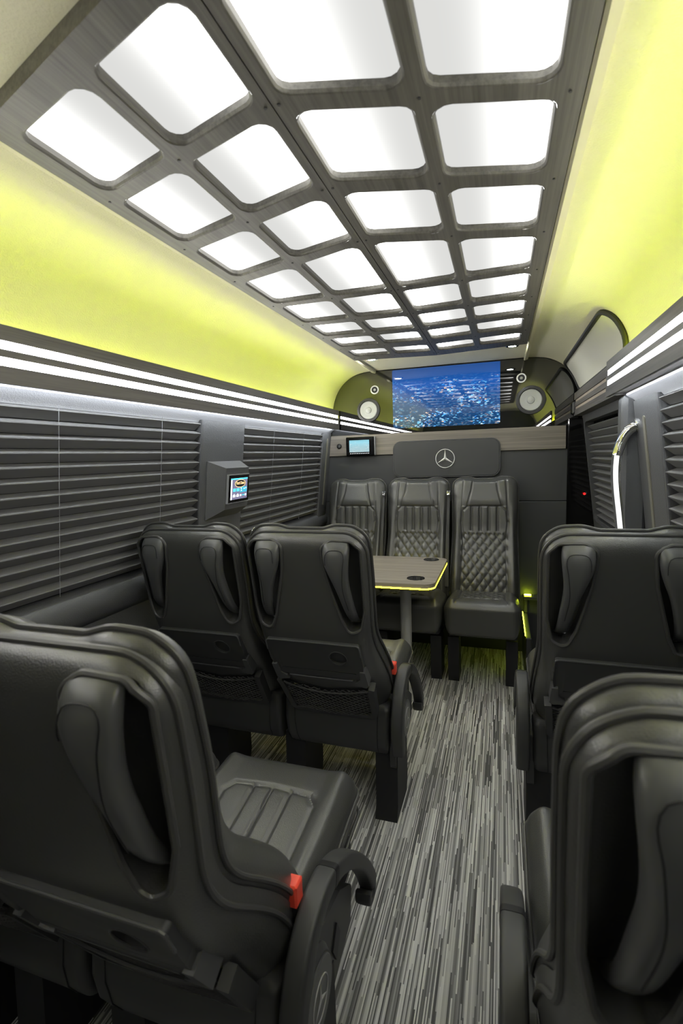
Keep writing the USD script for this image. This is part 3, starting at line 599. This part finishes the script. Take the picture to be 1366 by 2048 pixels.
    keep = ol[ol[:, 1] > .035]; k0 = int(np.argmax(np.linalg.norm(np.roll(keep, -1, 0) - keep, axis=1))); keep = np.roll(keep, -k0 - 1, 0)
    obj('piping', tube(e3(keep * [1.004, 1.0015], lambda u, v: ns(v)), .0052, 8), 'piping', t)
    keep = ol2[ol2[:, 1] > .03]; k0 = int(np.argmax(np.linalg.norm(np.roll(keep, -1, 0) - keep, axis=1))); keep = np.roll(keep, -k0 - 1, 0)
    obj('piping', tube(e3(keep * [1.004, 1.0015], lambda u, v: gus(v) + .012), .0048, 8), 'piping', t)
    if rear:
        for s in (-1, 1):
            pp = affinity.scale(hpoly, s, 1, origin=(0, 0)); rim = np.array([pp.exterior.interpolate(i / 130, normalized=True).coords[0] for i in range(130)])
            obj('handle_rim', tube(bk(np.array([(u, v, rear_n(u, v) - .001) for u, v in rim])), .0055, 8, True), 'piping', t)
            fl_ = trimesh.creation.triangulate_polygon(pp.buffer(.003), engine='earcut'); fv = np.c_[fl_[0], np.full(len(fl_[0]), .0615)]
            obj('handle_pocket', trimesh.Trimesh(bk(fv), fl_[1][:, ::-1] if s > 0 else fl_[1], process=False), 'recess_black', t, smooth=False)
            # broad at the top, sweeping down and outwards to a narrow foot
            stn = [(.1150, .796, .030, .025, .008), (.1155, .788, .000, .0385, .018), (.1155, .765, -.014, .0425, .024), (.1155, .735, -.021, .0405, .025), (.1185, .700, -.022, .0335, .025), (.1255, .660, -.020, .0250, .023), (.1345, .615, -.014, .0205, .021), (.1415, .570, -.005, .0180, .019), (.1460, .535, .010, .0165, .016), (.1490, .512, .028, .016, .014), (.1510, .500, .048, .015, .012)]
            q = spline(np.array(stn), 30); a = np.linspace(0, 2 * np.pi, 22, endpoint=False); ca, sa = np.sign(np.cos(a)) * np.abs(np.cos(a)) ** .7, np.sign(np.sin(a)) * np.abs(np.sin(a)) ** .8
            rg = [np.stack([s * (p[0] + ca * p[3]), np.full(22, p[1]) + 0.0 * ca, p[2] + .010 + sa * p[4] * .8], 1) for p in q]
            g = loops(rg); g = trimesh.Trimesh(bk(np.asarray(g.vertices)), g.faces, process=False)
            if g.volume < 0: g.invert()
            gh = obj('grab_handle', g, 'handle_plastic', t, smooth=60)
            ln = [(s * x_, y_, n_) for x_, y_, n_ in ((.087, .728, -.0315), (.087, .752, -.0290), (.094, .768, -.0235), (.116, .773, -.0215), (.139, .769, -.0235), (.146, .755, -.0270), (.1435, .730, -.0325), (.139, .695, -.0340), (.136, .655, -.0325), (.140, .61, -.0262), (.145, .575, -.0180))]
            obj('handle_seam', tube(bk(spline(ln, 30)), .0011, 6), 'recess_black', gh)
            obj('handle_bolt', cyl(B1(s * .138, .515, .030), -dn, .006, .006, 16, .001), 'chrome', gh)
        # fold-down tray with a cup recess
        tpoly = rpoly([(-.155, .278), (.155, .278), (.166, .36), (.164, .445), (-.164, .445), (-.166, .36)], .012).union(rrect(.328, .10, .03, 0, .395))
        plate_ = man(ext(tpoly, .030, -.013)) - man(cyl((.085, .385, -.020), (0, 0, 1), .030, .034, 36)) - man(cbox(-.135, .135, .312, .315, -.03, -.010, .0005))
        mm = plate_.to_mesh(); tv = np.asarray(mm.vert_properties[:, :3], float)
        tr = obj('tray_table', trimesh.Trimesh(bk(tv), mm.tri_verts, process=False).copy(), 'plastic', t, smooth=30); 
        topedge = np.array([tpoly.exterior.interpolate(i / 120, normalized=True).coords[0] for i in range(120)]); te = topedge[topedge[:, 1] > .40]; te = te[np.argsort(te[:, 0])]
        obj('edge_bead', tube(bk(np.c_[te, np.full(len(te), -.0125)]), .0028, 6), 'handle_plastic', tr)
        obj('cup_ring', tube(bk(np.array([(.085 + .0305 * math.cos(a), .385 + .0305 * math.sin(a), -.0125) for a in np.linspace(0, 2 * np.pi, 36, endpoint=False)])), .0022, 6, True), 'plastic', tr)
        obj('tray_lip', tube(bk(np.array([(u, .272 - .004 * math.cos(u * 9), -.011) for u in np.linspace(-.118, .118, 14)])), .0045, 8), 'handle_plastic', tr)
        for s in (-1, 1):
            ap = Polygon([(s * .150, .33), (s * .168, .33), (s * .170, .255), (s * .160, .243), (s * .122, .250), (s * .126, .268), (s * .146, .285)])
            g = ext(ap, .036, -.018); obj('tray_arm', trimesh.Trimesh(bk(np.asarray(g.vertices)), g.faces, process=False), 'handle_plastic', t, smooth=30)
        # net pocket: three-sided frame and diamond mesh
        fr = [(-.172, .225), (-.168, .20), (-.158, .06), (-.150, .048), (0, .036), (.150, .048), (.158, .06), (.168, .20), (.172, .225)]
        fp = LineString(fr).buffer(.0105, cap_style='flat', join_style='round'); g = ext(fp, .034, -.014)
        obj('pocket_frame', trimesh.Trimesh(bk(np.asarray(g.vertices)), g.faces, process=False), 'plastic', t, smooth=30)
        ipoly = Polygon([(-.160, .212), (-.150, .055), (0, .044), (.150, .055), (.160, .212), (0, .185)]); strands = []
        for k in np.arange(-.6, .8, .027):
            for sl in (1.0, -1.0):
                l = LineString([(k - .5, -.30 * sl + .12), (k + .5, .30 * sl + .12)]).intersection(ipoly)
                if l.length > .01 and l.geom_type == 'LineString':
                    c = np.array(l.coords); q = np.linspace(c[0], c[1], 5); nn = -.006 - .010 * (1 - (q[:, 0] / .16) ** 2) * smoothstep(.21, .12, q[:, 1])
                    strands.append(tube(bk(np.c_[q, nn]), .0017, 4))
        e = np.array([(u, .212 - .027 * (1 - (u / .16) ** 2), -.010 - .008 * (1 - (u / .16) ** 2)) for u in np.linspace(-.16, .16, 16)])
        strands.append(tube(bk(e), .003, 6)); obj('pocket_net', cat_(strands), 'net', t); g = ext(ipoly.buffer(.003), .030, -.003); obj('pocket_back', trimesh.Trimesh(bk(np.asarray(g.vertices)), g.faces, process=False), 'recess_black', t, smooth=False)
        # moulded cover round the foot of the back
        rg = []
        for z, yo, w_, dep in ((.455, -.012, .205, .06), (.430, -.022, .208, .10), (.36, -.030, .208, .15), (.30, -.020, .207, .20), (.262, .00, .203, .22), (.252, .012, .198, .22)):
            pts = rr_ring(2 * w_, dep, .02, 0, dep / 2); rg.append(np.c_[pts[:, 0], pts[:, 1] + yo, np.full(len(pts), z)])
        g = loops(rg[::-1]); 
        if g.volume < 0: g.invert()
        obj('lower_cover', g, 'plastic', t, smooth=40)
        for s in (-1, 1): obj('cover_seam', tube(np.array([(s * .165, -.0235, .425), (s * .163, -.0312, .36), (s * .160, -.0215, .30), (s * .158, -.001, .262)]), .0012, 5), 'recess_black', t)
    # seat cushion
    z0 = .424 if not bench else .455; W = .205 if not bench else .211; rise = .050 if not bench else .030
    co = rpoly([(-W + .012, .02), (W - .012, .02), (W, .30), (W, .515), (-W, .515), (-W, .30)], .045, .0055)
    cm = lambda v: np.c_[v[:, 0], v[:, 1], v[:, 2]]
    cz = lambda P: z0 - .012 + rise * smoothstep(.05, .5, P[..., 1])
    obj('seat_cushion', pad(co, ((0, .20), (0, .32)), 52, lambda P, d: cz(P) + .055 * sup(d, .055 if not bench else .085, 2.2) + cushion_relief(P, bench) * smoothstep(.01, .04, d),
                            lambda P, d: cz(P) - (.075 if not bench else .155) * sup(d, .025 if not bench else .05, 2.4), cm, 1.2), 'leather', t, smooth=50)
    if not bench:
        for dz, e in ((.018, 1.006), (-.020, 1.004)):
            q = (co - [0, .25]) * [e, 1.004] + [0, .25]; q = q[q[:, 1] > .08]; k0 = int(np.argmax(np.linalg.norm(np.roll(q, -1, 0) - q, axis=1))); q = np.roll(q, -k0 - 1, 0)
            obj('cushion_piping', tube(np.c_[q, z0 - .012 + rise * smoothstep(.05, .5, q[:, 1]) + dz * .0 + (.002 if dz > 0 else -.055)], .0045, 8), 'piping', t)
    obj('seat_base', cbox(-.195, .195, .06, .45, .275 if not bench else .30, z0 - .05, .015), 'plastic_dark', t)
    obj('cross_rail', cbox(-.20, .20, .10, .16, .235, .28, .006), 'leg_paint', t)
    for u in leg_u:
        lw = .042 if rear else .032
        y0_, y1_ = (-.045, .20) if rear else (.20, .40)
        g = loops([np.array([(u - lw, y0_ + .03, 0), (u + lw, y0_ + .03, 0), (u + lw, y1_ - .02, 0), (u - lw, y1_ - .02, 0)]), np.array([(u - lw, y0_ + .05, .05), (u + lw, y0_ + .05, .05), (u + lw, y1_, .05), (u - lw, y1_, .05)]), np.array([(u - lw, y0_ + .06, .28), (u + lw, y0_ + .06, .28), (u + lw, y1_, .28), (u - lw, y1_, .28)])])
        if g.volume < 0: g.invert()
        obj('leg', g, 'leg_paint', t, smooth=25)
    if arm:
        ux = arm * .240
        pth = spline([(ux, -.012, .285), (ux, -.028, .36), (ux, -.020, .43), (ux, .012, .498), (ux, .075, .535), (ux, .155, .530), (ux, .240, .486), (ux, .320, .418), (ux, .390, .336), (ux, .432, .266)], 44)
        tk = np.interp(np.linspace(0, 1, 44), [0, .12, .45, .8, 1], [.05, .07, .042, .034, .040])
        ar = obj('armrest', band(pth, (1, 0, 0), .044, tk), 'plastic', t, smooth=45)
        obj('armrest_tip', band(spline([(ux, .430, .290), (ux, .436, .262), (ux, .425, .240), (ux, .398, .240), (ux, .392, .268)], 14), (1, 0, 0), .041, .022), 'plastic', ar, smooth=45)
        obj('armrest_joint', band(pth[20:22] + (pth[21] - pth[20]) * .2, (1, 0, 0), .0455, tk[20] + .0016), 'recess_black', ar)
        obj('armrest_pod', cyl((ux, .034, .395), (1, 0, 0), .078, .038, 44, .010), 'plastic', t, smooth=40)
        obj('armrest_disc', cyl((ux + arm * .020, .034, .395), (1, 0, 0), .064, .006, 44, .002), 'handle_plastic', t, smooth=40)
        g = star(.037, .0025, .06); obj('disc_star', axes(g, (0, 1, 0), (0, 0, 1), (arm, 0, 0), (ux + arm * .0235, .034, .395)), 'emblem_grey', t, smooth=20, label='thin grey three-pointed star on the armrest disc')
        obj('side_cover', axes(ext(rpoly([(.0, .20), (.16, .20), (.33, .245), (.345, .33), (.26, .39), (.10, .42), (-.01, .40)], .02), .022), (0, 1, 0), (0, 0, 1), (arm, 0, 0), (ux - arm * .038, 0, 0)), 'plastic', t, smooth=30)
        obj('side_knob', axes(ext(Polygon([(.215, .265), (.245, .305), (.225, .345), (.195, .305)]), .004), (0, 1, 0), (0, 0, 1), (arm, 0, 0), (ux - arm * .0158, 0, 0)), 'recess_black', t, smooth=False)
    if arm > 0:
        bx_ = .206
        obj('buckle_body', cbox(bx_ - .014, bx_ + .014, .050, .076, .470, .552, .004), 'plastic_dark', t)
        obj('buckle_button', cbox(bx_ - .0135, bx_ + .0135, .044, .076, .548, .592, .004), 'buckle_red', t, label='red seat belt release button')
    if belt:
        bu, tips = belt
        obj('belt_guide', cat_([tube(spline([(bu + s * .005, .04 - .83 * math.sin(th) * .9 + .06, 1.10), (bu + s * .006, .075 - .83 * math.sin(th) * .9 + .06, 1.118), (bu + s * .004, .09 - .83 * math.sin(th) * .9 + .06, 1.095)], 12), .006, 8) for s in (-1, 1)]), 'chrome', t, label='chrome belt guide')
        if tips:
            p0 = np.array([bu, -.83 * math.sin(th) * .9 + .135, 1.095]); p1 = np.array([bu + tips, .16, .52])
            obj('seat_belt', band(np.linspace(p0, p1, 12) + np.array([0, .012, 0]) * np.sin(np.linspace(0, np.pi, 12))[:, None], (1, 0, 0), np.linspace(.014, .026, 12), .003), 'webbing', t)
    return t
G1, G2 = 'reclined seats facing the partition', 'quilted seats of the facing bench'
T1, T2, TB = (31.0, 6.0), (32.0, 9.5), (13.0, 7.0)                       # lower and upper lean of the backs
make_seat('reclined black leather aisle seat nearest on the left with fluted cushion and red buckle', -.210, .685, 0, T1, G1, arm=1, leg_u=(-.16, .185))
make_seat('black leather seat cut off at the lower left corner beside the nearest seat', -.643, .685, 0, T1, G1, leg_u=(-.185, .0))
make_seat('black leather aisle seat in the second row on the left, in front of the table', -.235, 1.67, 0, T2, G1, arm=1)
make_seat('black leather window seat in the second row on the left beside the near blind', -.670, 1.67, 0, T2, G1, belt=(.203, 0), leg_u=(-.185, -.10))
make_seat('black leather seat in the second right row before the chrome grab pole', .670, 1.71, 0, T2, G1, arm=-1)
make_seat('black leather seat nearest at the lower right corner with its grab handle close up', .620, .685, 0, T1, G1, arm=-1)
for x, lab, bl in ((.251, 'black quilted seat at the right end of the facing bench beside the lime step light', None), (-.182, 'middle black quilted seat of the facing bench behind the table', (-.207, .002)), (-.616, 'left black quilted seat of the facing bench under the small monitor', (-.207, .002))):
    make_seat(lab, x, 3.27, 180, TB, G2, bench=True, rear=False, leg_u=(-.165, .165), belt=bl)
